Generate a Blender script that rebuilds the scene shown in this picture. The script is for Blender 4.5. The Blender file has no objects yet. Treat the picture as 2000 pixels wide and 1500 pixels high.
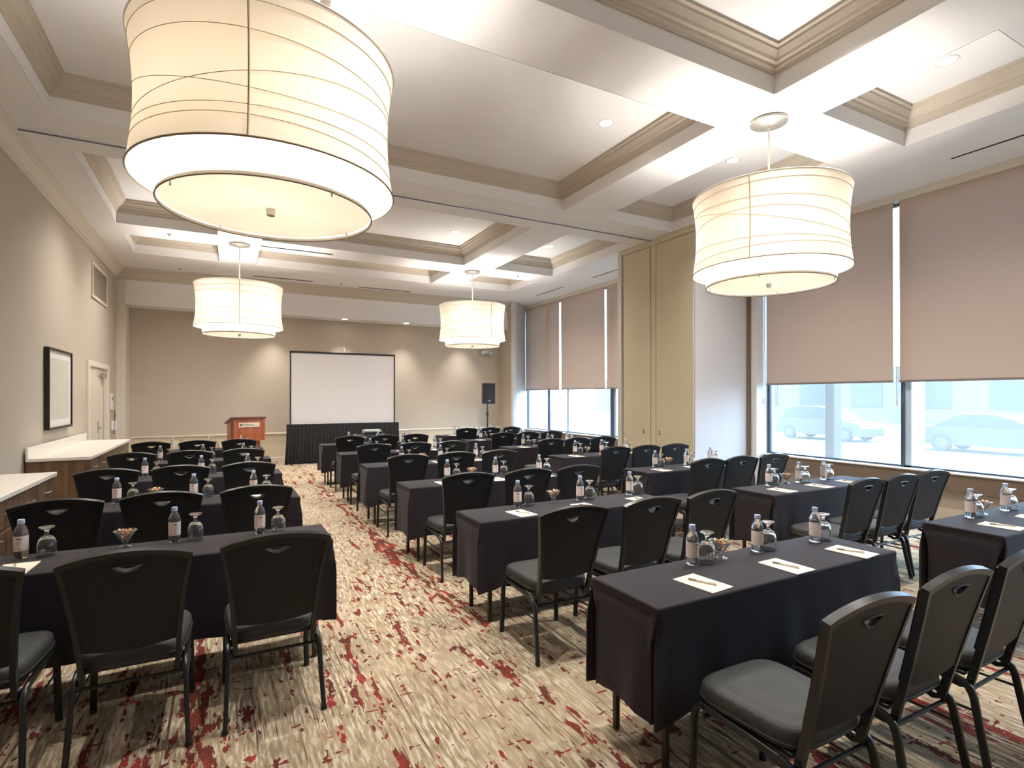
import bpy, math, random
from mathutils import Vector, Matrix
from mathutils.geometry import tessellate_polygon
PI = math.pi
random.seed(7)
S = bpy.context.scene
COL = S.collection

# ------------------------------------------------------------------ camera
cam_d = bpy.data.cameras.new('camera')
cam = bpy.data.objects.new('camera', cam_d); COL.objects.link(cam)
cam.location = (0, 0, 1.65)
cam.rotation_euler = (PI/2, 0, -math.atan(563/1061))
cam_d.sensor_width = 36; cam_d.lens = 1061/2000*36
cam_d.shift_y = 0.013; cam_d.clip_start = 0.05; cam_d.clip_end = 300
S.camera = cam
# ------------------------------------------------------------------ world (bright overcast daylight)
w = bpy.data.worlds.new('world'); S.world = w; w.use_nodes = True
bg = w.node_tree.nodes['Background']
bg.inputs['Color'].default_value = (0.44, 0.70, 1.0, 1); bg.inputs['Strength'].default_value = 10.3
# daylight portals in the window openings
for (y0, y1) in ((-0.9, 6.3), (8.45, 14.9)):
    l = bpy.data.lights.new('window_portal', 'AREA'); l.shape = 'RECTANGLE'
    l.size = 1.25; l.size_y = y1-y0; l.cycles.is_portal = True
    o = bpy.data.objects.new('window_portal', l); COL.objects.link(o)
    o.location = (8.62, (y0+y1)/2, 1.28); o.rotation_euler = (0, PI/2, 0)
# ------------------------------------------------------------------ exposure
S.view_settings.view_transform = 'Standard'; S.view_settings.look = 'None'
S.view_settings.exposure = 0.76; S.view_settings.gamma = 1.0; S.view_settings.use_curve_mapping = False
try:
    c = S.cycles
    c.max_bounces = 8; c.diffuse_bounces = 4; c.glossy_bounces = 3; c.transmission_bounces = 7; c.transparent_max_bounces = 12
    c.caustics_reflective = False; c.caustics_refractive = False; c.sample_clamp_indirect = 4.0
except Exception: pass
PEND_UP = 16.0      # upper bulb of each pendant
PEND_W = 100.0        # watts per pendant (three bulbs)
DOWN_W = 226.0        # watts per downlight

# ------------------------------------------------------------------ materials
def sr(r, g, b):
    f = lambda c: (c/255/12.92) if c/255 <= .04045 else ((c/255+.055)/1.055)**2.4
    return (f(r), f(g), f(b), 1)
def mat(name, col, rough=.6, metal=0, spec=.5, bump=0, bscale=200, var=0, vscale=6, stretch=(1, 1, 1), trans=0, ior=1.45, sheen=0, coat=0):
    m = bpy.data.materials.new(name); m.use_nodes = True
    nt = m.node_tree; b = nt.nodes['Principled BSDF']
    b.inputs['Base Color'].default_value = col; b.inputs['Roughness'].default_value = rough
    b.inputs['Metallic'].default_value = metal; b.inputs['Specular IOR Level'].default_value = spec
    b.inputs['IOR'].default_value = ior; b.inputs['Transmission Weight'].default_value = trans
    if sheen: b.inputs['Sheen Weight'].default_value = sheen; b.inputs['Sheen Roughness'].default_value = .4
    if coat: b.inputs['Coat Weight'].default_value = coat
    if bump or var:
        tc = nt.nodes.new('ShaderNodeTexCoord'); mp = nt.nodes.new('ShaderNodeMapping'); mp.inputs['Scale'].default_value = stretch
        nt.links.new(tc.outputs['Object'], mp.inputs['Vector'])
    if var:
        n = nt.nodes.new('ShaderNodeTexNoise'); n.inputs['Scale'].default_value = vscale; n.inputs['Detail'].default_value = 5
        nt.links.new(mp.outputs[0], n.inputs['Vector'])
        r = nt.nodes.new('ShaderNodeValToRGB'); r.color_ramp.elements[0].position = .3; r.color_ramp.elements[1].position = .7
        lo = [max(0, c*(1-var)) for c in col[:3]]+[1]; hi = [min(1, c*(1+var)) for c in col[:3]]+[1]
        r.color_ramp.elements[0].color = lo; r.color_ramp.elements[1].color = hi
        nt.links.new(n.outputs[0], r.inputs[0]); nt.links.new(r.outputs[0], b.inputs['Base Color'])
    if bump:
        n = nt.nodes.new('ShaderNodeTexNoise'); n.inputs['Scale'].default_value = bscale; n.inputs['Detail'].default_value = 3
        nt.links.new(mp.outputs[0], n.inputs['Vector'])
        bp = nt.nodes.new('ShaderNodeBump'); bp.inputs['Strength'].default_value = bump; bp.inputs['Distance'].default_value = .004
        nt.links.new(n.outputs[0], bp.inputs['Height']); nt.links.new(bp.outputs[0], b.inputs['Normal'])
    return m
def emit(name, col, st):
    m = bpy.data.materials.new(name); m.use_nodes = True; nt = m.node_tree
    b = nt.nodes['Principled BSDF']; b.inputs['Base Color'].default_value = col
    b.inputs['Emission Color'].default_value = col; b.inputs['Emission Strength'].default_value = st
    return m
def translucent(name, col, t=.6, extra=None, transp=0):
    m = bpy.data.materials.new(name); m.use_nodes = True; nt = m.node_tree
    nt.nodes.remove(nt.nodes['Principled BSDF']); out = nt.nodes['Material Output']
    d = nt.nodes.new('ShaderNodeBsdfDiffuse'); d.inputs[0].default_value = col
    tr = nt.nodes.new('ShaderNodeBsdfTranslucent'); tr.inputs[0].default_value = extra or col
    mx = nt.nodes.new('ShaderNodeMixShader'); mx.inputs[0].default_value = t
    nt.links.new(d.outputs[0], mx.inputs[1]); nt.links.new(tr.outputs[0], mx.inputs[2]); last = mx
    if transp:
        tp = nt.nodes.new('ShaderNodeBsdfTransparent'); m2 = nt.nodes.new('ShaderNodeMixShader'); m2.inputs[0].default_value = transp
        nt.links.new(mx.outputs[0], m2.inputs[1]); nt.links.new(tp.outputs[0], m2.inputs[2]); last = m2
    nt.links.new(last.outputs[0], out.inputs['Surface'])
    return m

def carpet():
    m = bpy.data.materials.new('carpet'); m.use_nodes = True; nt = m.node_tree; L = nt.links.new
    b = nt.nodes['Principled BSDF']; b.inputs['Roughness'].default_value = .95; b.inputs['Specular IOR Level'].default_value = .1
    tc = nt.nodes.new('ShaderNodeTexCoord')
    def noise(sx, sy, det=3, dist=0, off=0, rough=.5):
        mp = nt.nodes.new('ShaderNodeMapping'); mp.inputs['Scale'].default_value = (sx, sy, 1); mp.inputs['Location'].default_value = (off, off*1.7, off)
        L(tc.outputs['Object'], mp.inputs['Vector'])
        n = nt.nodes.new('ShaderNodeTexNoise'); n.inputs['Scale'].default_value = 1; n.inputs['Detail'].default_value = det
        n.inputs['Distortion'].default_value = dist; n.inputs['Roughness'].default_value = rough
        L(mp.outputs[0], n.inputs['Vector']); return n.outputs[0]
    def ramp(inp, stops, mode='LINEAR'):
        r = nt.nodes.new('ShaderNodeValToRGB'); r.color_ramp.interpolation = mode; e = r.color_ramp.elements
        while len(e) < len(stops): e.new(.5)
        for i, (p, c) in enumerate(stops): e[i].position = p; e[i].color = c if len(c) == 4 else (*c, 1)
        L(inp, r.inputs[0]); return r.outputs[0]
    def math_(op, a, c):
        n = nt.nodes.new('ShaderNodeMath'); n.operation = op
        for i, v in enumerate((a, c)):
            if isinstance(v, (int, float)): n.inputs[i].default_value = v
            else: L(v, n.inputs[i])
        return n.outputs[0]
    def mix(f, a, c):
        n = nt.nodes.new('ShaderNodeMix'); n.data_type = 'RGBA'
        L(f, n.inputs[0]); L(a, n.inputs[6]); L(c, n.inputs[7]); return n.outputs[2]
    tan, cream, grey, white = sr(160, 141, 113), sr(180, 164, 140), sr(136, 121, 101), sr(208, 199, 183)
    fine = noise(62, 8.5, 3, 0)
    base = ramp(noise(5.5, 1.1, 3, .4, 3), [(.40, tan), (.5, sr(171, 153, 126)), (.6, cream)])
    flecks = ramp(fine, [(.39, grey), (.43, sr(160, 142, 115)), (.54, sr(175, 158, 132)), (.58, white)])
    fk = ramp(noise(3, 1.3, 2, 0, 9), [(.35, (.35,)*3), (.65, (.95,)*3)])
    col = mix(fk, base, flecks)
    thin = ramp(math_('MULTIPLY', noise(70, 1.6, 2, .2, 21), 1), [(.645, (0,)*3), (.665, (1,)*3)])
    col = mix(thin, col, ramp(fine, [(.4, sr(92, 70, 58)), (.6, sr(120, 80, 70))]))
    # red splashes: elongated blobs, lines along the room and short dashes across it
    dens = noise(.55, .45, 2, 0, 5)
    dens2 = noise(2.3, .55, 1, 0, 33)
    blob = noise(16, 7.5, 3, .2, 11, .55)
    blob2 = noise(30, 18, 2, .5, 17)
    line = noise(10.5, 1.2, 4, .15, 27, .6)
    dash = noise(6, 24, 2, .15, 41, .5)
    g1 = math_('ADD', blob, math_('MULTIPLY', math_('SUBTRACT', dens, .5), .34))
    g1 = math_('ADD', g1, math_('MULTIPLY', math_('SUBTRACT', dens2, .5), .16))
    r1 = ramp(g1, [(.64, (0,)*3), (.648, (1,)*3)])
    g2 = math_('ADD', line, math_('MULTIPLY', math_('SUBTRACT', blob2, .5), .30))
    g2 = math_('ADD', g2, math_('MULTIPLY', math_('SUBTRACT', dens, .5), .18))
    r2 = ramp(g2, [(.622, (0,)*3), (.63, (1,)*3)])
    g3 = math_('ADD', dash, math_('MULTIPLY', math_('SUBTRACT', blob2, .5), .35))
    r3 = ramp(g3, [(.695, (0,)*3), (.703, (1,)*3)])
    # long broken red stripes running down the room
    sx = nt.nodes.new('ShaderNodeSeparateXYZ'); L(tc.outputs['Object'], sx.inputs[0])
    px = math_('ADD', sx.outputs[0], math_('MULTIPLY', math_('SUBTRACT', noise(1.2, 2.6, 2, 0, 51), .5), .16))
    pp = math_('PINGPONG', math_('SUBTRACT', px, .72), .43)
    stripe = math_('SUBTRACT', .20, pp)
    g4 = math_('ADD', math_('MULTIPLY', stripe, 1.1), math_('MULTIPLY', math_('ADD', noise(19, 4.2, 4, .15, 61, .6), math_('MULTIPLY', dens2, .35)), 1))
    r4 = ramp(g4, [(.885, (0,)*3), (.893, (1,)*3)])
    red = math_('MAXIMUM', math_('MAXIMUM', r1, r2), math_('MAXIMUM', r3, r4))
    redcol = ramp(noise(9, 5, 3, 0, 71), [(.38, sr(84, 30, 30)), (.52, sr(108, 34, 34)), (.62, sr(136, 38, 38)), (.72, sr(164, 42, 40))])
    redcol = mix(ramp(noise(90, 60, 2, 0, 81), [(.3, (0,)*3), (.8, (.25,)*3)]), redcol, ramp(fine, [(.4, grey), (.6, tan)]))
    col = mix(red, col, redcol)
    L(col, b.inputs['Base Color'])
    bp = nt.nodes.new('ShaderNodeBump'); bp.inputs['Strength'].default_value = .5; bp.inputs['Distance'].default_value = .006
    L(noise(260, 200, 3, 0, 3), bp.inputs['Height']); L(bp.outputs[0], b.inputs['Normal'])
    return m

def wood(name, a, b_, sc=(30, 30, 1.2), rough=.45):
    m = bpy.data.materials.new(name); m.use_nodes = True; nt = m.node_tree; p = nt.nodes['Principled BSDF']; p.inputs['Roughness'].default_value = rough
    tc = nt.nodes.new('ShaderNodeTexCoord'); mp = nt.nodes.new('ShaderNodeMapping'); mp.inputs['Scale'].default_value = sc
    n = nt.nodes.new('ShaderNodeTexNoise'); n.inputs['Scale'].default_value = 1; n.inputs['Detail'].default_value = 4; n.inputs['Distortion'].default_value = .4
    r = nt.nodes.new('ShaderNodeValToRGB'); r.color_ramp.elements[0].position = .3; r.color_ramp.elements[1].position = .72
    r.color_ramp.elements[0].color = a; r.color_ramp.elements[1].color = b_
    nt.links.new(tc.outputs['Object'], mp.inputs[0]); nt.links.new(mp.outputs[0], n.inputs['Vector']); nt.links.new(n.outputs[0], r.inputs[0]); nt.links.new(r.outputs[0], p.inputs['Base Color'])
    return m

def weave(name, a, b_, scale, rough=.7, bump=.4, sheen=0, spec=.5):
    m = bpy.data.materials.new(name); m.use_nodes = True; nt = m.node_tree; p = nt.nodes['Principled BSDF']; p.inputs['Roughness'].default_value = rough
    p.inputs['Specular IOR Level'].default_value = spec
    if sheen: p.inputs['Sheen Weight'].default_value = sheen
    tc = nt.nodes.new('ShaderNodeTexCoord'); v = nt.nodes.new('ShaderNodeTexVoronoi'); v.inputs['Scale'].default_value = scale; v.inputs['Randomness'].default_value = .15
    r = nt.nodes.new('ShaderNodeValToRGB'); r.color_ramp.elements[0].color = b_; r.color_ramp.elements[1].color = a; r.color_ramp.elements[1].position = .65
    nt.links.new(tc.outputs['Object'], v.inputs['Vector']); nt.links.new(v.outputs['Distance'], r.inputs[0]); nt.links.new(r.outputs[0], p.inputs['Base Color'])
    bp = nt.nodes.new('ShaderNodeBump'); bp.inputs['Strength'].default_value = bump; bp.inputs['Distance'].default_value = .002; bp.invert = True
    nt.links.new(v.outputs['Distance'], bp.inputs['Height']); nt.links.new(bp.outputs[0], p.inputs['Normal'])
    return m

M = {}
M['carpet'] = carpet()
M['wall'] = mat('wallcovering', sr(188, 177, 162), .75, spec=.2, bump=.15, bscale=60, var=.03, vscale=14, stretch=(6, 6, .4))
M['wain'] = mat('wainscot_paint', sr(214, 200, 174), .6, spec=.3)
M['trimc'] = mat('cream_trim_paint', sr(216, 208, 194), .5)
M['ceil'] = mat('ceiling_paint', sr(238, 236, 236), .85, spec=.15)
M['mould'] = mat('moulding_paint', sr(194, 184, 170), .6, spec=.3)
M['white'] = mat('white_paint', sr(225, 222, 220), .5)
M['pocket'] = mat('pocket_door_laminate', sr(208, 196, 168), .55, spec=.35)
M['bluewall'] = mat('pale_pier_paint', sr(208, 204, 204), .6, spec=.3)
M['brown'] = mat('brown_sill_paint', sr(112, 96, 82), .45)
M['frame'] = mat('window_frame_metal', sr(70, 82, 96), .4, metal=.3)
M['fin'] = mat('pale_mullion_metal', sr(190, 205, 220), .5)
M['blind'] = translucent('blind_fabric', sr(190, 171, 158), .03, sr(200, 176, 156))
M['blindbar'] = mat('blind_bar', sr(128, 116, 112), .5)
M['glass'] = translucent('painted_haze_glass', sr(236, 232, 226), .6, sr(244, 234, 222), transp=.88)  # haze mixed into the panes stands in for the overexposed, washed-out view
M['metal'] = mat('brushed_nickel', sr(190, 186, 178), .35, metal=.9)
M['darkmetal'] = mat('dark_metal', sr(40, 40, 42), .45, metal=.5)
M['rod'] = mat('ivory_rod', sr(225, 218, 205), .4)
M['shade'] = translucent('shade_linen', sr(206, 202, 196), .132, sr(208, 190, 164))
M['diff'] = translucent('shade_diffuser', sr(246, 244, 238), .60, sr(240, 234, 224))
M['string'] = mat('shade_string', sr(184, 168, 144), .8)
M['rim'] = mat('shade_rim', sr(142, 126, 106), .6)
M['lens'] = emit('downlight_lens', (1, .86, .66, 1), 14)
M['slot'] = mat('slot_black', sr(24, 22, 22), .6)
M['cloth'] = weave('black_tablecloth', sr(42, 36, 42), sr(34, 29, 34), 900, .75, .15, sheen=.08, spec=.2)
M['skirt'] = mat('black_drape', sr(26, 26, 28), .7, bump=.2, bscale=300)
M['seat'] = weave('charcoal_seat_weave', sr(54, 56, 56), sr(20, 21, 21), 190, .6, .7)
M['back'] = weave('black_back_weave', sr(28, 29, 31), sr(10, 10, 11), 200, .5, .5, spec=.3)
M['cframe'] = mat('black_chair_frame', sr(32, 34, 35), .32)
M['leg'] = mat('bronze_table_leg', sr(62, 54, 42), .35, metal=.5)
M['tabletop'] = mat('table_laminate', sr(120, 100, 80), .5)
M['water'] = mat('water_bottle_plastic', (.96, .97, 1, 1), .03, trans=1, ior=1.33)
def painted_shine(m, f, col=(.9, .93, 1, 1)):  # mixes in faint white that stands in for bright highlights on glass
    nt = m.node_tree; b = nt.nodes['Principled BSDF']; out = nt.nodes['Material Output']
    d = nt.nodes.new('ShaderNodeBsdfTranslucent'); d.inputs[0].default_value = col
    d2 = nt.nodes.new('ShaderNodeBsdfDiffuse'); d2.inputs[0].default_value = col
    a = nt.nodes.new('ShaderNodeMixShader'); a.inputs[0].default_value = .5; nt.links.new(d.outputs[0], a.inputs[1]); nt.links.new(d2.outputs[0], a.inputs[2])
    mx = nt.nodes.new('ShaderNodeMixShader'); mx.inputs[0].default_value = f
    nt.links.new(b.outputs[0], mx.inputs[1]); nt.links.new(a.outputs[0], mx.inputs[2]); nt.links.new(mx.outputs[0], out.inputs['Surface'])
def thin_glass(name):
    m = bpy.data.materials.new(name); m.use_nodes = True; nt = m.node_tree; nt.nodes.remove(nt.nodes['Principled BSDF']); out = nt.nodes['Material Output']
    t = nt.nodes.new('ShaderNodeBsdfTransparent'); g = nt.nodes.new('ShaderNodeBsdfGlossy'); g.inputs['Roughness'].default_value = .04
    lw = nt.nodes.new('ShaderNodeLayerWeight'); lw.inputs[0].default_value = .35
    mx = nt.nodes.new('ShaderNodeMixShader'); nt.links.new(lw.outputs['Facing'], mx.inputs[0]); nt.links.new(t.outputs[0], mx.inputs[1]); nt.links.new(g.outputs[0], mx.inputs[2]); nt.links.new(mx.outputs[0], out.inputs['Surface'])
    return m
painted_shine(M['water'], .08)
M['cap'] = mat('pale_blue_cap', sr(178, 190, 226), .4)
M['label'] = mat('bottle_label', sr(240, 226, 220), .55)
M['redtext'] = mat('red_label_print', sr(206, 84, 78), .55)
M['darkprint'] = mat('dark_label_print', sr(92, 62, 66), .55)
M['glassw'] = mat('clear_glass', (1, 1, 1, 1), .01, trans=1, ior=1.45)
painted_shine(M['glassw'], .02, (1, .99, .96, 1))
M['dish'] = thin_glass('candy_dish_glass')
M['coaster'] = mat('dark_coaster', sr(46, 44, 38), .6)
M['paper'] = mat('notepad_paper', sr(238, 226, 208), .8)
M['pen'] = mat('grey_pen', sr(206, 196, 176), .45)
M['pentip'] = mat('pen_grip', sr(136, 130, 112), .5)
M['quartz'] = mat('white_worktop', sr(232, 226, 216), .25)
M['walnut'] = wood('walnut_veneer', sr(74, 53, 37), sr(126, 99, 72), (14, 14, 1.0))
M['cherry'] = wood('cherry_wood', sr(142, 76, 46), sr(182, 106, 64), (10, 10, 2), .3)
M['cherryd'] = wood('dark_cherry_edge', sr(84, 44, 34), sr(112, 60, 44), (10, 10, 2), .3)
M['plaque'] = mat('cream_plaque', sr(226, 208, 184), .5)
M['ink'] = mat('plaque_ink', sr(96, 104, 100), .6)
M['screen'] = mat('screen_fabric', sr(214, 210, 210), .9, spec=.1)
M['black'] = mat('black_plastic', sr(26, 26, 28), .45)
M['grille'] = mat('speaker_grille', sr(36, 36, 38), .6, bump=.6, bscale=400)
M['proj'] = mat('grey_projector', sr(132, 138, 126), .45)
M['door'] = mat('door_paint', sr(208, 198, 182), .5)
M['art'] = mat('abstract_print', sr(196, 194, 180), .8, var=.12, vscale=5, stretch=(8, 8, 1))
M['matboard'] = mat('mat_board', sr(226, 222, 214), .8)
M['pframe'] = mat('black_picture_frame', sr(30, 26, 24), .4)
M['vent'] = mat('vent_slat_paint', sr(216, 207, 194), .6)
M['street'] = mat('pale_street', sr(84, 75, 66), .9, var=.05, vscale=2)
M['car_a'] = mat('silver_car_paint', sr(66, 60, 54), .5)
M['car_b'] = mat('grey_car_paint', sr(60, 55, 50), .5)
M['carglass'] = mat('car_glass', sr(40, 42, 44), .4)
M['tyre'] = mat('tyre_rubber', sr(44, 45, 48), .8)
M['facade'] = mat('pale_facade', sr(88, 80, 71), .9, var=.04, vscale=.6)
CANDY = [mat('candy_orange', sr(224, 150, 70), .4), mat('candy_yellow', sr(238, 206, 110), .4), mat('candy_cream', sr(240, 226, 206), .4), mat('candy_pink', sr(206, 120, 110), .4)]

# ------------------------------------------------------------------ mesh helpers
class MB:
    def __init__(s): s.v = []; s.f = []; s.mi = []
    def add(s, vs, fs, mi=0):
        o = len(s.v); s.v += [tuple(v) for v in vs]; s.f += [tuple(i+o for i in f) for f in fs]; s.mi += [mi]*len(fs); return s
    def box(s, x0, x1, y0, y1, z0, z1, c=0, mi=0):
        if c <= 0:
            return s.add([(x0,y0,z0),(x1,y0,z0),(x1,y1,z0),(x0,y1,z0),(x0,y0,z1),(x1,y0,z1),(x1,y1,z1),(x0,y1,z1)],
                         [(3,2,1,0),(4,5,6,7),(0,1,5,4),(1,2,6,5),(2,3,7,6),(3,0,4,7)], mi)
        # chamfered box built from three nested rings
        def ring(d, z): return [(x0+d,y0+c,z),(x0+c,y0+d,z),(x1-c,y0+d,z),(x1-d,y0+c,z),(x1-d,y1-c,z),(x1-c,y1-d,z),(x0+c,y1-d,z),(x0+d,y1-c,z)]
        def ring_in(z): return [(x0+c,y0+c,z),(x0+c,y0+c,z),(x1-c,y0+c,z),(x1-c,y0+c,z),(x1-c,y1-c,z),(x1-c,y1-c,z),(x0+c,y1-c,z),(x0+c,y1-c,z)]
        R = [ring_in(z0), ring(0, z0+c), ring(0, z1-c), ring_in(z1)]
        vs = [v for r in R for v in r]; fs = []
        for k in range(3):
            for i in range(8):
                j = (i+1) % 8; a, b, d, e = k*8+i, k*8+j, (k+1)*8+j, (k+1)*8+i
                if k == 0 and i % 2 == 0: fs.append((b, d, e)) if False else fs.append((a, d, e))
                elif k == 2 and i % 2 == 0: fs.append((a, b, d))
                else: fs.append((a, b, d, e))
        fs.append((6, 4, 2, 0)); fs.append((24, 26, 28, 30))
        return s.add(vs, fs, mi)
    def lathe(s, prof, n=24, c=(0, 0, 0), cap0=True, cap1=True, mi=0):
        vs = []; fs = []
        for r, z in prof:
            for i in range(n):
                a = 2*PI*i/n; vs.append((c[0]+r*math.cos(a), c[1]+r*math.sin(a), c[2]+z))
        for k in range(len(prof)-1):
            for i in range(n):
                j = (i+1) % n; fs.append((k*n+i, k*n+j, (k+1)*n+j, (k+1)*n+i))
        if cap0: fs.append(tuple(range(n))[::-1])
        if cap1: fs.append(tuple((len(prof)-1)*n+i for i in range(n)))
        return s.add(vs, fs, mi)
    def tube(s, pts, r, n=8, closed=False, sq=None, cap=True, mi=0):
        pts = [Vector(p) for p in pts]; vs = []; fs = []; N = len(pts); up = None
        for i, p in enumerate(pts):
            if closed: t = (pts[(i+1) % N]-pts[i-1])
            else: t = pts[min(i+1, N-1)]-pts[max(i-1, 0)]
            t.normalize()
            if up is None:
                up = Vector((0, 0, 1)) if abs(t.z) < .9 else Vector((1, 0, 0))
            a = t.cross(up)
            if a.length < 1e-6: a = t.orthogonal()
            a.normalize(); b = a.cross(t).normalized(); up = b
            if sq:
                hw, hh = sq; k = .3*min(hw, hh)
                sec = [(hw, hh-k), (hw-k, hh), (-hw+k, hh), (-hw, hh-k), (-hw, -hh+k), (-hw+k, -hh), (hw-k, -hh), (hw, -hh+k)]
            else: sec = [(r*math.cos(2*PI*q/n), r*math.sin(2*PI*q/n)) for q in range(n)]
            vs += [p+a*u+b*w_ for u, w_ in sec]
        m_ = len(sec)
        for k in range(N if closed else N-1):
            for i in range(m_):
                j = (i+1) % m_; k2 = (k+1) % N; fs.append((k*m_+i, k2*m_+i, k2*m_+j, k*m_+j))
        if cap and not closed: fs.append(tuple(range(m_))); fs.append(tuple((N-1)*m_+i for i in range(m_))[::-1])
        return s.add(vs, fs, mi)
    def prism(s, poly, lo, hi, axis='z', holes=(), mi=0):
        def P(u, v, h): return {'z': (u, v, h), 'y': (u, h, v), 'x': (h, u, v)}[axis]
        loops = [poly]+list(holes); tri = tessellate_polygon([[Vector((u, v, 0)) for u, v in l] for l in loops])
        flat = [q for l in loops for q in l]; n = len(flat)
        vs = [P(u, v, lo) for u, v in flat]+[P(u, v, hi) for u, v in flat]; fs = []
        for t in tri: fs.append((t[2], t[1], t[0])); fs.append((t[0]+n, t[1]+n, t[2]+n))
        o = 0
        for l in loops:
            k = len(l)
            for i in range(k): j = (i+1) % k; fs.append((o+i, o+j, o+j+n, o+i+n))
            o += k
        return s.add(vs, fs, mi)
    def rects(s, x0, x1, y0, y1, prof, cap=None, mi=0):
        vs = []; fs = []
        for i, z in prof: vs += [(x0+i, y0+i, z), (x1-i, y0+i, z), (x1-i, y1-i, z), (x0+i, y1-i, z)]
        for k in range(len(prof)-1):
            for i in range(4): j = (i+1) % 4; fs.append((k*4+j, k*4+i, (k+1)*4+i, (k+1)*4+j))
        if cap == 'end': q = (len(prof)-1)*4; fs.append((q+3, q+2, q+1, q))
        return s.add(vs, fs, mi)
    def mesh(s, name, smooth=False, ang=None, fix=True):
        me = bpy.data.meshes.new(name); me.from_pydata(s.v, [], s.f)
        me.polygons.foreach_set('material_index', s.mi); me.update()
        if fix:
            import bmesh
            bm = bmesh.new(); bm.from_mesh(me); bmesh.ops.remove_doubles(bm, verts=bm.verts, dist=1e-5); bmesh.ops.recalc_face_normals(bm, faces=bm.faces); bm.to_mesh(me); bm.free()
        if smooth:
            me.polygons.foreach_set('use_smooth', [True]*len(me.polygons))
            try: me.set_sharp_from_angle(angle=math.radians(ang or 40))
            except Exception: pass
        return me
    def build(s, name, m, parent=None, smooth=False, ang=None, fix=True, loc=None):
        me = s.mesh(name, smooth, ang, fix)
        for q in (m if isinstance(m, (list, tuple)) else [m]): me.materials.append(q)
        o = bpy.data.objects.new(name, me); COL.objects.link(o)
        if parent: o.parent = parent
        if loc: o.location = loc
        return o
def link_mesh(name, me, parent=None, loc=None):
    o = bpy.data.objects.new(name, me); COL.objects.link(o)
    if parent: o.parent = parent
    if loc: o.location = loc
    return o
def tag(o, label, cat, group=None):
    o['label'] = label; o['category'] = cat
    if group: o['group'] = group
    return o
def thing(name, label, cat, loc=(0, 0, 0), rz=0, group=None):
    o = bpy.data.objects.new(name, None); COL.objects.link(o); o.location = loc; o.rotation_euler = (0, 0, rz); o.empty_display_size = .1
    return tag(o, label, cat, group)
def struct(o): o['kind'] = 'structure'; return o
def copy_tree(o, loc, rz, label, group=None, parent=None):
    c = o.copy(); COL.objects.link(c); c.location = loc; c.rotation_euler = (0, 0, rz); c['label'] = label
    if group: c['group'] = group
    for ch in CH.get(o.name, ()):
        k = ch.copy(); COL.objects.link(k); k.parent = c
        for g in CH.get(ch.name, ()):
            q = g.copy(); COL.objects.link(q); q.parent = k
    return c
CH = {}
def note_children():
    CH.clear()
    for o in bpy.data.objects:
        if o.parent: CH.setdefault(o.parent.name, []).append(o)

# ================================================================== SETTING
LX, RX, BY, NY, ZC = -2.08, 8.40, 15.10, -0.90, 4.50
struct(MB().box(-2.2, 8.7, NY-.1, BY+.1, -.06, 0).build('floor', M['carpet']))
wl = struct(MB().box(LX-.14, LX, NY-.1, BY+.14, 0, ZC+.5).build('wall_left', M['wall']))
wb = struct(MB().box(LX, RX+.3, BY, BY+.14, 0, ZC+.5).build('wall_back', M['wall']))
wf = struct(MB().box(LX, RX+.3, NY-.14, NY, 0, ZC+.5).build('wall_front', M['wall']))
# back wall: wainscot, chair rail, baseboard
MB().box(LX+.17, 7.58, BY-.008, BY-.001, .12, .70).build('wainscot', M['wain'], wb)
rail = [(BY, .665), (BY-.018, .665), (BY-.02, .685), (BY-.035, .70), (BY-.045, .715), (BY-.045, .735), (BY-.03, .745), (BY, .745)]
struct(MB().prism(rail, LX+.17, 7.58, 'x').build('trim_1', M['trimc']))
struct(MB().box(LX+.17, 7.58, BY-.02, BY, 0, .12, .006).build('baseboard_back', M['trimc']))
struct(MB().box(LX, LX+.02, NY, 14.55, 0, .12, .006).build('baseboard_left', M['trimc']))
# back soffit, header moulding and corner pilaster
MB().box(LX+.17, 7.62, 14.55, BY, 3.70, ZC+.3).build('soffit', M['ceil'], wb)
MB().box(LX, LX+.17, 14.55, BY, 0, ZC+.3).build('pilaster', [M['trimc']], wb)
hd = [(14.55, 4.24), (14.53, 4.24), (14.525, 4.27), (14.51, 4.29), (14.50, 4.33), (14.46, 4.38), (14.44, 4.39), (14.435, 4.42), (14.41, 4.43), (14.41, 4.50), (14.55, 4.50)]
struct(MB().prism(hd, LX, 7.9, 'x').build('trim_2', M['mould']))
cr = [(LX, 4.27), (LX+.02, 4.27), (LX+.025, 4.30), (LX+.05, 4.32), (LX+.06, 4.35), (LX+.11, 4.41), (LX+.13, 4.42), (LX+.135, 4.45), (LX+.16, 4.46), (LX+.16, 4.50), (LX, 4.50)]
struct(MB().prism(cr, NY, 14.5, 'y').build('trim_3', M['trimc']))
# ---- ceiling with coffers
CXR = [(-1.55, -.09), (.61, 4.58), (5.30, 6.83)]
CYR = [(1.95, 3.36), (4.05, 6.98), (7.93, 10.85), (11.57, 12.95)]
xs = [-2.22]+[v for p in CXR for v in p]+[8.75]; ys = [NY-.15]+[v for p in CYR for v in p]+[BY+.15]
mb = MB()
for i in range(len(xs)-1):
    for j in range(len(ys)-1):
        if i % 2 == 1 and j % 2 == 1: continue
        mb.box(xs[i], xs[i+1], ys[j], ys[j+1], ZC, ZC+.06)
mb.box(xs[0], xs[-1], ys[0], ys[-1], 5.02, 5.1)
ceil = struct(mb.build('ceiling', M['ceil'], fix=False))
mprof = [(0, 4.67), (.018, 4.67), (.022, 4.695), (.045, 4.71), (.05, 4.735), (.075, 4.745), (.085, 4.77), (.125, 4.81), (.13, 4.83), (.155, 4.84), (.16, 4.87)]
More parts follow.
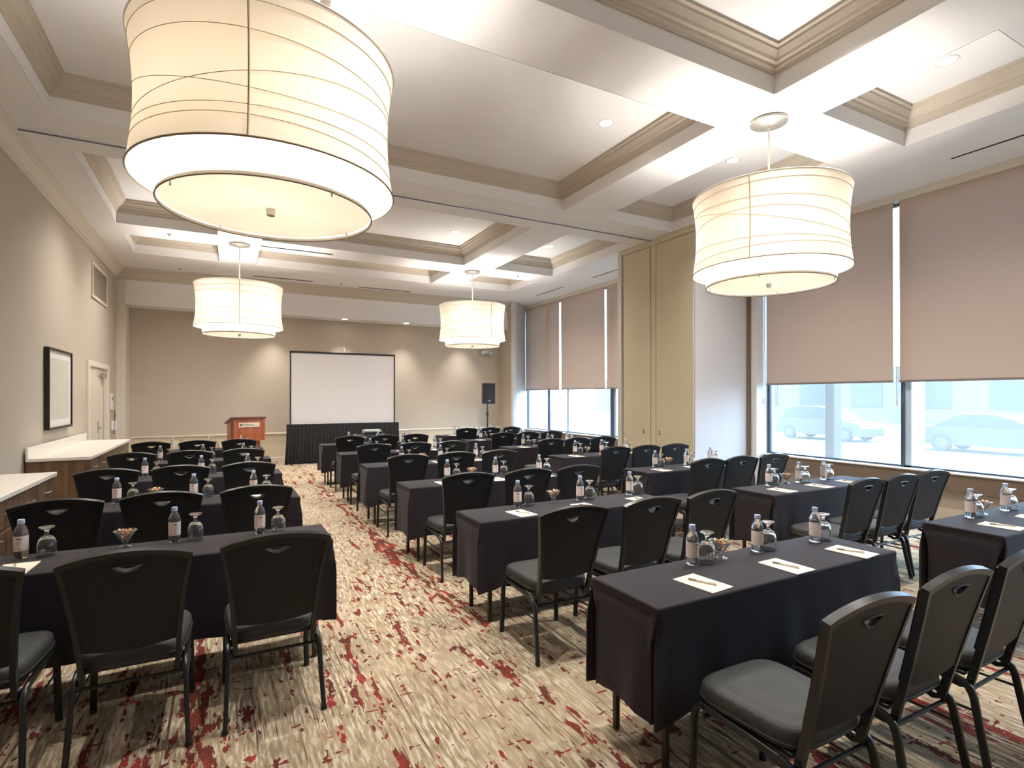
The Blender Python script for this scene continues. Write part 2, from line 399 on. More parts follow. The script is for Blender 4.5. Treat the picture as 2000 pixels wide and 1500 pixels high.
for (x0, x1) in CXR:
    for (y0, y1) in CYR:
        mb = MB(); mb.rects(x0, x1, y0, y1, [(.004, 4.499), (.004, 4.68)]); mb.build('coffer_side', M['ceil'], ceil, fix=False)
        mb = MB(); mb.rects(x0, x1, y0, y1, mprof); mb.build('coffer_moulding', M['mould'], ceil, fix=False)
        MB().box(x0-.02, x1+.02, y0-.02, y1+.02, 4.865, 4.9).build('coffer_panel', M['ceil'], ceil)
# folding-wall track across the ceiling
t4 = struct(MB().box(LX, 6.9, 7.485, 7.505, 4.485, 4.50).box(LX, 6.9, 7.525, 7.54, 4.485, 4.50).build('trim_4', M['ceil']))
MB().box(LX, 6.9, 7.500, 7.530, 4.478, 4.50).build('track_groove', mat('track_groove', sr(88, 98, 116), .4), t4)
# ---- right side: pocket for the folding wall
wp = struct(MB().box(6.87, 8.7, 6.5, 8.43, 0, ZC).build('wall_right_pocket', M['bluewall']))
d2 = MB().box(6.845, 6.87, 6.52, 7.39, .03, 4.38, .004).build('pocket_door', M['pocket'], wp)
d3 = MB().box(6.845, 6.87, 7.55, 8.28, .03, 4.38, .004).build('pocket_door', M['pocket'], wp)
MB().box(6.855, 6.87, 7.41, 7.53, .0, 4.44, .003).build('door_post', M['pocket'], wp)
MB().box(6.84, 6.87, 6.5, 8.43, 4.40, 4.5, .006).build('door_header', M['pocket'], wp)
MB().box(6.83, 6.87, 8.34, 8.45, 0, 4.42, .006).build('door_jamb', M['trimc'], wp)
for dd, yy in ((d2, 7.30), (d3, 7.72)):
    for zz in (1.00, 1.05):
        k = MB().lathe([(.0, -.012), (.016, -.012), (.018, -.004), (.018, 0)], 12, cap0=False).mesh('knob', True)
        k.transform(Matrix.Translation((6.845, yy, zz)) @ Matrix.Rotation(PI/2, 4, 'Y')); k.materials.append(M['metal'])
        link_mesh('knob', k, dd)
# ---- right side: window wall
wr = struct(MB().box(RX, 8.62, NY, 14.9, 0, .62).build('wall_right', M['wall']))
MB().box(8.33, 8.62, NY, 14.9, 4.40, ZC).build('header', M['trimc'], wr)
MB().box(RX, 8.62, 14.88, BY, 0, ZC).build('corner_return', M['bluewall'], wr)
struct(MB().prism([(7.58, BY), (7.58, 14.32), (7.62, 14.27), (7.72, 14.27), (8.36, 14.86), (8.62, 14.88), (8.62, BY)], 0, ZC).build('wall_right_pier', [M['bluewall'], M['wall']], None))
MB().box(7.574, 7.579, 14.33, BY-.001, .0, ZC-.01).build('pier_wallcovering', M['wall'], bpy.data.objects['wall_right_pier'])
for yA, yB, nm in ((NY, 6.3, 'trim_5'), (8.45, 14.86, 'trim_6')):
    s_ = struct(MB().box(8.28, 8.40, yA, yB, .43, .655, .008).build(nm, M['brown']))
    MB().box(8.26, 8.44, yA, yB, .655, .675, .004).build('sill_board', mat('sill_edge', sr(196, 186, 176), .5), s_)
MB().box(8.16, 8.62, 6.33, 6.5, 0, ZC).build('window_jamb', M['white'], wr)
MB().box(8.11, 8.165, 6.44, 6.5, 0, ZC-.02, .005).build('jamb_trim', M['brown'], wr)
def window(name, y0, y1, posts, fins, panes):
    o = struct(MB().box(8.44, 8.50, y0, y1, .66, .70).box(8.44, 8.50, y0, y1, 4.36, 4.42).box(8.44, 8.50, y0, y0+.05, .7, 4.36).box(8.44, 8.50, y1-.05, y1, .7, 4.36).build(name, M['frame']))
    pw = .018 if y0 < 5 else .05
    for p in posts: MB().box(8.40, 8.44, p-pw, p+pw, .675, 4.4, .004).build('mullion', M['frame'], o)
    for p in fins: MB().box(8.44, 8.80, p-.05, p+.05, .66, 4.4, .004).build('fin', M['fin'], o)
    e = sorted([y0+.05]+list(panes)+[y1-.05])
    for a, b in zip(e[:-1], e[1:]): MB().box(8.47, 8.476, a+.004, b-.004, .70, 4.36).build('pane', M['glass'], o)
    return o
window('window_1', NY+.1, 6.33, [2.05, 4.163], [2.0, 4.115], [2.0, 4.115])
window('window_2', 8.45, 14.88, [10.62, 13.55], [10.55, 12.60], [10.55, 12.60])
# exterior columns just outside the glass
for yy in (5.375, 1.3):
    tag(MB().box(8.68, 8.90, yy-.075, yy+.075, -.35, 4.6, .01).build('column', mat('column_stone', sr(84, 76, 76), .8)), 'taupe column outside behind the glass of the near window' if yy > 3 else 'taupe column outside, beyond the right edge of the view', 'column')

# ================================================================== ROLLER BLINDS
def blind(y0, y1, label, chain):
    t = thing('roller_blind', label, 'blind', (8.36, (y0+y1)/2, 4.40), 0, 'taupe roller blinds on the window wall')
    w_ = (y1-y0)/2
    vs = []; fs = []; nz = 16; ny = 12
    for k in range(nz+1):
        for i in range(ny+1):
            f_ = i/ny*2-1; z = -2.515*k/nz
            edge = .010*(max(0, abs(f_)-.75)/.25)**2*(k/nz)
            vs.append((edge+.003*math.sin(f_*2.2)*k/nz, f_*w_, z))
    for k in range(nz):
        for i in range(ny): a = k*(ny+1)+i; fs.append((a, a+1, a+ny+2, a+ny+1))
    b_ = MB().add(vs, fs)
    b_.build('fabric', M['blind'], t, True, fix=False)
    MB().box(-.012, .016, -w_, w_, -2.54, -2.51, .005).build('bottom_bar', M['blindbar'], t)
    MB().lathe([(.02, -w_), (.02, w_)], 12).mesh('r')
    me = MB().lathe([(.02, -w_), (.02, w_)], 12).mesh('roller', True); me.transform(Matrix.Translation((.03, 0, -.022)) @ Matrix.Rotation(PI/2, 4, 'X')); me.materials.append(M['blindbar']); link_mesh('roller', me, t)
    if chain:
        pts = [(-.02, w_+.02, -.05), (-.02, w_+.022, -1.5), (-.02, w_+.0, -2.75), (-.02, w_+.012, -2.83), (-.025, w_+.024, -2.75), (-.025, w_+.028, -1.5), (-.025, w_+.026, -.05)]
        ch = MB().tube(pts, .0035, 6).build('bead_chain', M['metal'], t, True)
        MB().box(-.035, -.012, w_-.004, w_+.026, -2.86, -2.77, .004).build('chain_tensioner', M['white'], ch)
    return t
blind(4.26, 6.29, 'taupe roller blind over near window, beside the pale pier', True)
blind(2.14, 4.18, 'large taupe roller blind over near window, at right edge of photo', True)
blind(0.02, 2.06, 'taupe roller blind over near window, outside the right edge', False)
blind(12.91, 14.85, 'farthest taupe roller blind, next to the back corner', False)
blind(10.84, 12.83, 'middle taupe roller blind of the far window', False)
blind(8.80, 10.775, 'narrow visible taupe roller blind partly behind the yellowish pocket doors', False)

# ================================================================== DAYLIT STREET
struct(MB().box(8.75, 70, -40, 70, -.5, -.35).build('floor_street', M['street']))
def car(name, label, body, roof_pts, loc, m, wheels):
    t = thing(name, label, 'car', loc)
    MB().prism(body, -.86, .86, 'x').build('body', m, t)
    MB().prism(roof_pts, -.70, .70, 'x').build('cabin', M['carglass'], t)
    ap = max(p[1] for p in roof_pts)
    rr = [p for p in roof_pts if p[1] > ap-.10]
    MB().prism([(min(p[0] for p in rr)-.05, ap-.02), (max(p[0] for p in rr)+.05, ap-.02), (max(p[0] for p in rr)-.1, ap+.03), (min(p[0] for p in rr)+.1, ap+.03)], -.68, .68, 'x').build('roof', m, t)
    for yy in wheels:
        for xx in (-.80, .80):
            me = MB().lathe([(.12, -.1), (.31, -.1), (.33, -.07), (.33, .07), (.31, .1), (.12, .1)], 20).mesh('wheel', True)
            me.transform(Matrix.Translation((xx, yy, .33)) @ Matrix.Rotation(PI/2, 4, 'Y')); me.materials.append(M['tyre'])
            wh = link_mesh('wheel', me, t)
            me = MB().lathe([(0.001, -.11), (.2, -.105), (.2, .105), (.001, .11)], 16).mesh('hub', True)
            me.transform(Matrix.Translation((xx, yy, .33)) @ Matrix.Rotation(PI/2, 4, 'Y')); me.materials.append(M['car_a'])
            link_mesh('hubcap', me, wh)
car('parked_car', 'pale parked hatchback outside, seen through the near window left pane',
    [(2.1, .25), (2.15, .6), (2.05, .85), (1.9, 1.0), (-.7, .98), (-1.9, .82), (-2.1, .6), (-2.1, .25)],
    [(1.95, .98), (1.6, 1.40), (1.1, 1.55), (-.1, 1.55), (-.5, 1.45), (-1.15, .95)], (25.5, 15.9, -.35), M['car_a'], (1.35, -1.35))
car('parked_car', 'pale parked saloon outside, seen through the near window right pane',
    [(2.2, .25), (2.25, .6), (2.15, .85), (1.5, .92), (-1.0, .90), (-2.1, .74), (-2.3, .55), (-2.3, .25)],
    [(1.75, .90), (1.1, 1.28), (.6, 1.36), (-.2, 1.34), (-.6, 1.24), (-1.35, .88)], (24.5, 9.0, -.35), M['car_b'], (1.4, -1.4))
fc = thing('building', 'pale washed-out building across the street outside', 'building', (46, 12, -.35))
MB().box(0, 6, -45, 50, 0, 4.4).build('wall', M['facade'], fc)
for k in range(20):
    for zz in (1.2,):
        MB().box(-.06, .02, -43+k*4.6, -40.6+k*4.6, zz, zz+2.1).build('window', M['carglass'], fc)

# ================================================================== PENDANT LAMPS
def pendant(x, y, label, seams):
    t = thing('drum_pendant', label, 'pendant lamp', (x, y, ZC), 0, 'large drum pendant lamps')
    zt, zb = -.79, -1.56
    MB().lathe([(.001, 0), (.175, 0), (.185, -.01), (.18, -.028), (.07, -.05), (.03, -.056), (.001, -.056)], 32, cap0=False, cap1=False).build('canopy', M['metal'], t, True, 30)
    MB().tube([(0, 0, -.04), (0, 0, zb-.10)], .011, 10).build('rod', M['rod'], t, True)
    def R(z): f_ = (z-zb)/(zt-zb)*2-1; return .712+.036*f_*f_
    prof = [(R(zb+(zt-zb)*k/16), zb+(zt-zb)*k/16) for k in range(17)]
    sh = MB().lathe(prof, 72, cap0=False, cap1=False).build('outer_shade', M['shade'], t, True, 60)
    for zz in (zt, zb):
        MB().tube([(R(zz)*math.cos(2*PI*i/72), R(zz)*math.sin(2*PI*i/72), zz) for i in range(72)], .006, 6, closed=True).build('rim', M['rim'] if zz == zb else M['rod'], sh, True)
    rnd = random.Random(round(x*10+y))
    for k, (z0, A) in enumerate(((-.87, .015), (-1.0, .04), (-1.12, -.19), (-1.20, .12), (-1.36, .03), (-1.46, .025))):
        ph = rnd.uniform(0, 6.28); pts = []
        for i in range(90):
            th = 2*PI*i/90; z = z0+A*math.sin(th+ph); pts.append(((R(z)+.002)*math.cos(th), (R(z)+.002)*math.sin(th), z))
        MB().tube(pts, .0019, 5, closed=True).build('string', M['string'], sh, True)
    # vertical seam facing the room, one per side
    for a in seams:
        MB().tube([((R(zb+(zt-zb)*k/12)+.002)*math.cos(a), (R(zb+(zt-zb)*k/12)+.002)*math.sin(a), zb+(zt-zb)*k/12) for k in range(13)], .006, 6).build('seam', M['string'], sh, True)
    inn = MB().lathe([(.61, -1.70), (.61, -1.535)], 64, cap0=False, cap1=False).build('inner_shade', M['diff'], t, True, 60)
    MB().tube([(.61*math.cos(2*PI*i/64), .61*math.sin(2*PI*i/64), -1.70) for i in range(64)], .005, 6, closed=True).build('rim', M['rim'], inn, True)
    MB().lathe([(.001, -1.675), (.60, -1.675), (.60, -1.67), (.001, -1.67)], 64, cap0=False, cap1=False).build('diffuser', M['diff'], t, True, 30)
    MB().lathe([(.001, -1.715), (.024, -1.715), (.026, -1.70), (.026, -1.67), (.001, -1.67)], 16, cap0=False, cap1=False).build('finial', M['metal'], t, True, 40)
    for k in range(4):
        a = .5+k*PI/2
        MB().box(-.004, .004, -.004, .004, -1.715, -1.67).build('clip', M['metal'], t, loc=(.585*math.cos(a), .585*math.sin(a), 0))
    for k in range(4):   # bulbs
        a = k*PI/2+.4
        l = bpy.data.lights.new('bulb', 'POINT'); l.energy = PEND_W/4; l.color = (1, .95, .885); l.shadow_soft_size = .05
        o = bpy.data.objects.new('bulb', l); COL.objects.link(o); o.parent = t; o.location = (.24*math.cos(a), .24*math.sin(a), -1.27)
    l = bpy.data.lights.new('bulb', 'POINT'); l.energy = PEND_UP; l.color = (1, .95, .885); l.shadow_soft_size = .06
    o = bpy.data.objects.new('bulb', l); COL.objects.link(o); o.parent = t; o.location = (0.05, 0, -.90)
    return t
pendant(.26, 3.71, 'huge cream drum pendant lamp in the left foreground', (-1.78, 1.3))
pendant(4.97, 3.71, 'cream drum pendant lamp in the right foreground, near the blinds', (-2.72, .5))
pendant(.26, 11.3, 'distant cream drum pendant lamp above the lectern side, left', (-1.594, 1.5))
pendant(4.98, 11.3, 'distant cream drum pendant lamp above the far right seats', (-1.39, 1.7))

# ================================================================== DOWNLIGHTS, SLOTS, SPRINKLERS
def downlight(x, y, z, label, en=1.0, cone=130):
    t = thing('downlight', label, 'ceiling light', (x, y, z), 0, 'recessed ceiling downlights')
    MB().lathe([(.07, -.002), (.095, -.006), (.10, -.002), (.10, .0), (.07, .0)], 28, cap0=False, cap1=False).build('trim_ring', M['white'], t, True, 40)
    MB().lathe([(.001, -.003), (.071, -.003), (.071, 0), (.001, 0)], 24, cap0=False, cap1=False).build('lens', M['lens'], t)
    l = bpy.data.lights.new('downlight_lamp', 'SPOT'); l.energy = DOWN_W*en; l.color = (1, .95, .885); l.spot_size = math.radians(cone); l.spot_blend = 1.0; l.shadow_soft_size = .05
    o = bpy.data.objects.new('downlight_lamp', l); COL.objects.link(o); o.parent = t; o.location = (0, 0, -.02)
ZP = 4.865
for x, y, lb in ((3.96, 5.11, 'downlight in the big coffer between the two near pendants'), (1.27, 5.11, 'downlight in the big coffer, hidden behind the nearest pendant'),
                 (6.11, 5.11, 'downlight in the small coffer just above the right pendant'), (6.11, 2.64, 'downlight in the coffer at upper right of photo'),
                 (3.98, 9.86, 'downlight in the far wide coffer beside the ceiling slot'), (1.27, 9.86, 'downlight in the far wide coffer behind the nearest pendant'),
                 (6.13, 9.86, 'downlight in the small far coffer near the far windows'), (-.8, 5.11, 'downlight in the left coffer beyond the photo edge'), (-.8, 9.86, 'downlight in the far left coffer behind the nearest pendant'),
                 (3.96, 12.25, 'added unseen downlight in the farthest wide coffer, right'), (1.27, 12.25, 'added unseen downlight in the farthest wide coffer, left'), (6.11, 12.25, 'added unseen downlight in the farthest coffer by the windows'), (-.8, 12.25, 'added unseen downlight in the farthest left coffer'),  # unseen farthest-row lamps, added to brighten the front and back wall
                 (3.96, 2.64, 'downlight in the coffer overhead beyond the top edge'), (1.27, 2.64, 'downlight in the coffer overhead, left, beyond the top edge')):
    downlight(x, y, ZP, lb)
downlight(2.80, 14.62, 3.70, 'left one of two soffit downlights above the projection screen', .5, 78)
downlight(4.46, 14.62, 3.70, 'right one of two soffit downlights beside the projection screen', .5, 78)
for x, lb in ((1.1, 'soffit downlight above the lectern side, hidden by a pendant'), (6.2, 'soffit downlight hidden behind the far right pendant')): downlight(x, 14.62, 3.70, lb, .5, 78)
for (x0, y0, x1, y1, lb) in ((2.74, 8.09, 3.96, 8.09, 'black ceiling air slot in the far wide coffer bay, nearest'), (.60, 11.25, 1.92, 11.25, 'black ceiling air slot to the right of the far left pendant canopy'),
                             (.60, 14.09, 1.93, 14.09, 'black ceiling air slot above the far left pendant near back soffit'), (3.07, 14.24, 4.44, 14.24, 'thin ceiling air slot in front of back soffit, right one'),
                             (7.67, 3.27, 7.67, 1.9, 'black ceiling air slot above the near blinds'), (7.75, 10.52, 7.75, 9.2, 'black ceiling air slot above far blinds, nearer one'), (7.73, 13.1, 7.73, 11.75, 'black ceiling air slot above far blinds, farther one')):
    z = ZC if not (y0 == 8.09) else ZP
    if y0 == 8.09: y0 = y1 = 8.30; x0 += .1; x1 += .1
    t = thing('air_slot', lb, 'air vent', ((x0+x1)/2, (y0+y1)/2, z), 0, 'linear ceiling air slots')
    hx, hy = abs(x1-x0)/2, abs(y1-y0)/2
    MB().box(-hx-.026, hx+.026, -hy-.026, hy+.026, -.003, 0).build('flange', M['ceil'], t)
    MB().box(-max(hx, .02), max(hx, .02), -max(hy, .033), max(hy, .033), -.0045, -.001).build('slot', M['slot'], t)
for x, y, lb in ((-.84, 11.18, 'small sprinkler head on beam left of the far left pendant'), (-.85, 14.04, 'small sprinkler head near the left end of back soffit'), (2.6, 14.04, 'small sprinkler head in front of the back soffit, middle'),
                 (6.1, 11.2, 'small sprinkler head right of the far right pendant canopy'), (7.1, 4.6, 'small sprinkler head on the ceiling right of the near right pendant')):
    t = thing('sprinkler', lb, 'sprinkler', (x, y, ZC), 0, 'ceiling sprinkler heads')
    MB().lathe([(.035, 0), (.033, -.006), (.012, -.01), (.01, -.03), (.001, -.03)], 14, cap1=False).build('body', M['metal'], t, True)
    MB().lathe([(.001, -.034), (.02, -.036), (.02, -.033), (.001, -.031)], 12, cap0=False, cap1=False).build('deflector', M['metal'], t, True)

# ================================================================== LEFT WALL THINGS
d1 = struct(MB().box(LX+.001, LX+.012, 11.75, 13.4, 0, 2.20).build('door_1', M['door']))
cs = [(11.62, 0), (11.75, 0), (11.75, 2.19), (13.42, 2.19), (13.42, 0), (13.78, 0), (13.78, 2.30), (11.62, 2.30)]
MB().prism([(11.62, 0), (11.75, 0), (11.75, 2.20), (13.40, 2.20), (13.40, 0), (13.55, 0), (13.55, 2.30), (11.62, 2.30)], LX+.001, LX+.035, 'x').build('casing', M['trimc'], d1)
MB().box(LX+.012, LX+.016, 13.05, 13.06, .02, 2.19).build('meeting_gap', M['brown'], d1)
h = MB().box(LX+.012, LX+.022, 12.50, 12.58, .98, 1.20, .003).build('lock_plate', M['metal'], d1)
MB().tube([(LX+.02, 12.54, 1.08), (LX+.07, 12.54, 1.08), (LX+.075, 12.60, 1.08), (LX+.07, 12.68, 1.075)], .011, 8).build('lever', M['metal'], h, True)
k = MB().box(LX+.012, LX+.08, 12.75, 13.0, 2.02, 2.11, .008).build('door_closer', M['metal'], d1)
MB().box(LX+.05, LX+.065, 12.4, 12.85, 2.13, 2.15, .003).build('closer_arm', M['metal'], k)
sw = thing('wall_panel', 'small pale control panel on left wall beside the door', 'control panel', (LX, 13.92, 1.56))
MB().box(.001, .03, -.11, .11, -.17, .17, .006).build('cover', M['white'], sw)
MB().box(.03, .034, -.05, .05, .02, .1, .001).build('display', M['ink'], sw)
sw = thing('wall_phone', 'white wall telephone with cord below the control panel', 'telephone', (LX, 13.95, 1.06))
MB().box(.001, .05, -.08, .08, -.10, .10, .012).build('base', M['white'], sw)
MB().tube([(.07, -.02, -.10), (.085, -.02, -.05), (.085, -.02, .05), (.07, -.02, .10)], .018, 8).build('handset', M['white'], sw, True)
MB().tube([(.05, .05, .1), (.06, .09, .22), (.04, .10, .32), (.05, .06, .2), (.04, .03, -.18), (.05, .06, -.1)], .006, 6).build('cord', M['black'], sw, True)
pc = thing('framed_picture', 'black framed pale abstract picture on the left wall', 'picture', (LX, 9.76, 1.765))
hw, hh = .62, .55
MB().prism([(-hw, -hh), (hw, -hh), (hw, hh), (-hw, hh)], .002, .06, 'x', holes=[[(-hw+.03, -hh+.03), (hw-.03, -hh+.03), (hw-.03, hh-.03), (-hw+.03, hh-.03)]]).build('frame', M['pframe'], pc)
MB().box(.002, .04, -hw+.03, hw-.03, -hh+.03, hh-.03).build('mat_board', M['matboard'], pc)
MB().box(.04, .042, -hw+.14, hw-.14, -hh+.14, hh-.13).build('print', M['art'], pc)
vt = thing('wall_vent', 'pale louvred return air grille high on the left wall', 'air vent', (LX, 12.71, 3.76))
MB().prism([(-.69, -.32), (.69, -.32), (.69, .32), (-.69, .32)], .001, .025, 'x', holes=[[(-.63, -.27), (.63, -.27), (.63, .27), (-.63, .27)]]).build('frame', M['trimc'], vt)
MB().box(.001, .004, -.63, .63, -.27, .27).build('backing', M['vent'], vt)
sl = MB().add([(.004, -.63, .014), (.022, -.63, -.008), (.022, .63, -.008), (.004, .63, .014), (.006, -.63, .016), (.024, -.63, -.006), (.024, .63, -.006), (.006, .63, .016)], [(3, 2, 1, 0), (4, 5, 6, 7), (0, 1, 5, 4), (1, 2, 6, 5), (2, 3, 7, 6), (3, 0, 4, 7)]).mesh('slat'); sl.materials.append(M['vent'])
for k in range(22): link_mesh('slat', sl, vt, (0, 0, -.255+k*.0243))
# ---- two sideboard cabinets against the left wall
def sideboard(y0, y1, label_c, label_t):
    t = thing('sideboard', label_c, 'cabinet', (LX+.022, (y0+y1)/2, 0), 0, 'walnut sideboards along the left wall')
    h_ = (y1-y0)/2
    MB().box(.0, .585, -h_+.02, h_-.02, .08, .885).build('body', M['walnut'], t)
    MB().box(.02, .53, -h_+.04, h_-.04, 0, .08).build('plinth', M['black'], t)
    MB().box(.56, .60, -h_+.005, -h_+.035, 0, .885, .003).build('end_panel', M['walnut'], t)
    MB().box(.56, .60, h_-.035, h_-.005, 0, .885, .003).build('end_panel', M['walnut'], t)
    n = 6; wd = (2*h_-.08)/n
    for k in range(n):
        a = -h_+.04+k*wd
        d_ = MB().box(.585, .605, a+.006, a+wd-.006, .66, .87, .003).build('drawer', M['walnut'], t)
        MB().tube([(.605, a+wd/2-.06, .77), (.635, a+wd/2-.055, .77), (.635, a+wd/2+.055, .77), (.605, a+wd/2+.06, .77)], .006, 8).build('handle', M['metal'], d_, True)
        d_ = MB().box(.585, .605, a+.006, a+wd-.006, .10, .65, .003).build('cabinet_door', M['walnut'], t)
        hy = a+wd-.05 if k % 2 == 0 else a+.05
        MB().tube([(.605, hy, .48), (.635, hy, .485), (.635, hy, .595), (.605, hy, .60)], .006, 8).build('handle', M['metal'], d_, True)
    wt = thing('worktop', label_t, 'worktop', (LX+.022, (y0+y1)/2, .885), 0, 'white sideboard worktops')
    MB().box(.0, .625, -h_, h_, 0, .04, .004).build('slab', M['quartz'], wt)
    MB().box(.001, .025, -h_, h_, .04, .17, .003).build('upstand', M['quartz'], wt)
sideboard(8.30, 11.45, 'walnut sideboard against left wall, below the picture, farther one', 'white worktop with upstand on the farther sideboard')
sideboard(3.65, 6.75, 'walnut sideboard at left edge of photo, nearer one', 'white worktop of the nearer sideboard at left edge')

# ================================================================== FRONT OF ROOM
ps = thing('projection_screen', 'portable projection screen with black border and pleated black skirt', 'projection screen', (2.755, 14.40, 0))
MB().box(-1.29, 1.29, .0, .006, .95, 2.76).build('screen_surface', M['screen'], ps)
fr = MB().box(-1.315, -1.285, -.02, .02, .02, 2.80, .004).box(1.285, 1.315, -.02, .02, .02, 2.80, .004).box(-1.32, 1.32, -.02, .02, 2.755, 2.80, .004)
fr.build('frame', M['black'], ps)
for s_ in (-1, 1):
    MB().box(s_*1.30-.02, s_*1.30+.02, -.35, .35, 0, .03, .004).build('foot', M['black'], ps)
vs = []; fs = []; nx, nz = 260, 14
for k in range(nz+1):
    t_ = k/nz; z = .965*(1-t_)
    for i in range(nx+1):
        u = i/nx; x = -1.40+2.80*u; sx = x*(1+.035*t_*t_)
        y = -.07-.03*t_+(.010+.016*t_)*math.sin(u*2*PI*34+.6*math.sin(u*17))-.03*t_*math.sin(u*2*PI*5+1)**2
        vs.append((sx, y, max(z, .004)))
for k in range(nz):
    for i in range(nx): a = k*(nx+1)+i; fs.append((a, a+1, a+nx+2, a+nx+1))
MB().add(vs, fs).build('skirt', M['skirt'], ps, True, 180, fix=False)
MB().box(-1.40, 1.40, -.075, -.055, .945, .985, .004).build('skirt_band', M['skirt'], ps)
hk = thing('wall_hook', 'small white fixture on back wall just above the screen', 'wall fixture', (2.87, BY, 2.95))
MB().box(-.02, .02, -.012, -.001, -.05, .05, .003).build('plate', M['white'], hk)
MB().tube([(0, -.01, .02), (0, -.05, .0), (0, -.055, -.05), (0, -.03, -.07)], .012, 8).build('arm', M['white'], hk, True)
lc = thing('lectern', 'cherry wood lectern with cream name plaque beside the screen', 'lectern', (.43, 14.0, 0), math.radians(12))
MB().prism([(-.30, .66), (-.30, 1.17), (.16, 1.06), (.16, .66)], -.34, .34, 'x').build('upper_box', M['cherry'], lc)
MB().prism([(-.33, 1.165), (-.33, 1.205), (.22, 1.075), (.22, 1.035)], -.375, .375, 'x').build('sloped_top', M['cherryd'], lc)
MB().box(-.27, .27, -.24, .12, .08, .66, .006).build('pedestal', M['cherry'], lc)
MB().box(-.33, .33, -.32, .2, 0, .08, .01).build('base', M['cherryd'], lc)
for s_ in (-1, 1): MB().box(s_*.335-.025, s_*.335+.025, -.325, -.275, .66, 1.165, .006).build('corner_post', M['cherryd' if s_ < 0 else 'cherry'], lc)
pq = MB().box(-.20, .235, -.312, -.300, .97, 1.075, .003).build('plaque', M['plaque'], lc)
MB().box(-.175, -.125, -.3145, -.312, 1.0, 1.05).build('plaque_mark', M['ink'], pq)
MB().box(-.10, .12, -.3140, -.312, 1.018, 1.030).box(-.10, .0, -.3140, -.312, 1.042, 1.048).box(-.10, .2, -.3135, -.312, .998, 1.003).build('plaque_lettering', M['ink'], pq)
# loudspeaker on tripod stand
st = thing('speaker_stand', 'black tripod stand holding the loudspeaker in the back right corner', 'stand', (6.84, 14.42, 0))
MB().tube([(0, 0, .25), (0, 0, 1.2)], .02, 10).tube([(0, 0, 1.1), (0, 0, 1.46)], .014, 10).build('pole', M['black'], st, True)
MB().lathe([(.03, 1.1), (.034, 1.12), (.034, 1.2), (.03, 1.22)], 12).build('collar', M['black'], st, True)
for k in range(3):
    a = k*2*PI/3+.3
    MB().tube([(0.02*math.cos(a), .02*math.sin(a), .75), (.42*math.cos(a), .42*math.sin(a), .02)], .012, 8).build('leg', M['black'], st, True)
    MB().tube([(0.02*math.cos(a), .02*math.sin(a), .30), (.25*math.cos(a), .25*math.sin(a), .33)], .008, 6).build('brace', M['black'], st, True)
sp = thing('loudspeaker', 'black portable loudspeaker on a tripod in the back right corner', 'loudspeaker', (6.84, 14.42, 1.46), math.radians(-6))
MB().prism([(-.18, -.16), (.18, -.16), (.13, .15), (-.13, .15)], 0, .60).build('cabinet', M['black'], sp)
MB().box(-.165, .165, -.172, -.158, .03, .57, .006).build('grille', M['grille'], sp)
MB().box(-.03, .03, -.176, -.171, .075, .10, .001).build('badge', M['metal'], sp)
MB().box(-.16, .16, -.175, -.158, .555, .595, .004).build('top_lip', M['black'], sp)
em = thing('emergency_light', 'twin-head emergency light on back wall beneath the far right pendant', 'emergency light', (7.06, BY, 3.02))
MB().box(-.12, .12, -.07, -.001, -.04, .06, .01).build('housing', M['white'], em)
for s_ in (-1, 1):
    me = MB().lathe([(.001, -.03), (.04, -.03), (.062, .02), (.065, .035), (.05, .03), (.001, .025)], 20, cap0=False, cap1=False).mesh('lamp_head', True)
    me.transform(Matrix.Translation((s_*.13, -.10, -.03)) @ Matrix.Rotation(PI/2+.2, 4, 'X')); me.materials.append(M['metal']); link_mesh('lamp_head', me, em)
ct = thing('projector_cart', 'black cart under the projector before the screen skirt', 'cart', (2.95, 12.55, 0))
MB().box(-.30, .30, -.22, .22, .76, .79, .005).build('top_shelf', M['black'], ct)
MB().box(-.28, .28, -.20, .20, .2, .22, .004).build('lower_shelf', M['black'], ct)
for sx in (-1, 1):
    for sy in (-1, 1):
        MB().box(sx*.27-.015, sx*.27+.015, sy*.19-.015, sy*.19+.015, .06, .76, .003).build('leg', M['black'], ct)
        MB().lathe([(.01, 0), (.03, 0), (.03, .05), (.01, .06)], 10, (sx*.27, sy*.19, 0)).build('caster', M['black'], ct, True)
pj = thing('projector', 'grey video projector on the cart in front of the screen', 'projector', (3.0, 12.52, .79))
MB().box(-.20, .20, -.14, .14, .015, .125, .03).build('body', M['proj'], pj, True, 30)
me = MB().lathe([(.03, 0), (.045, 0), (.045, .04), (.035, .045), (.03, .03)], 20).mesh('lens', True); me.transform(Matrix.Translation((.09, .13, .07)) @ Matrix.Rotation(-PI/2, 4, 'X')); me.materials.append(M['black']); link_mesh('lens', me, pj)
MB().box(-.19, .19, -.145, -.138, .03, .07).build('rear_panel', M['black'], pj)
for sx in (-1, 1): MB().lathe([(.02, 0), (.02, .02)], 10, (sx*.15, 0, 0)).build('foot', M['black'], pj)

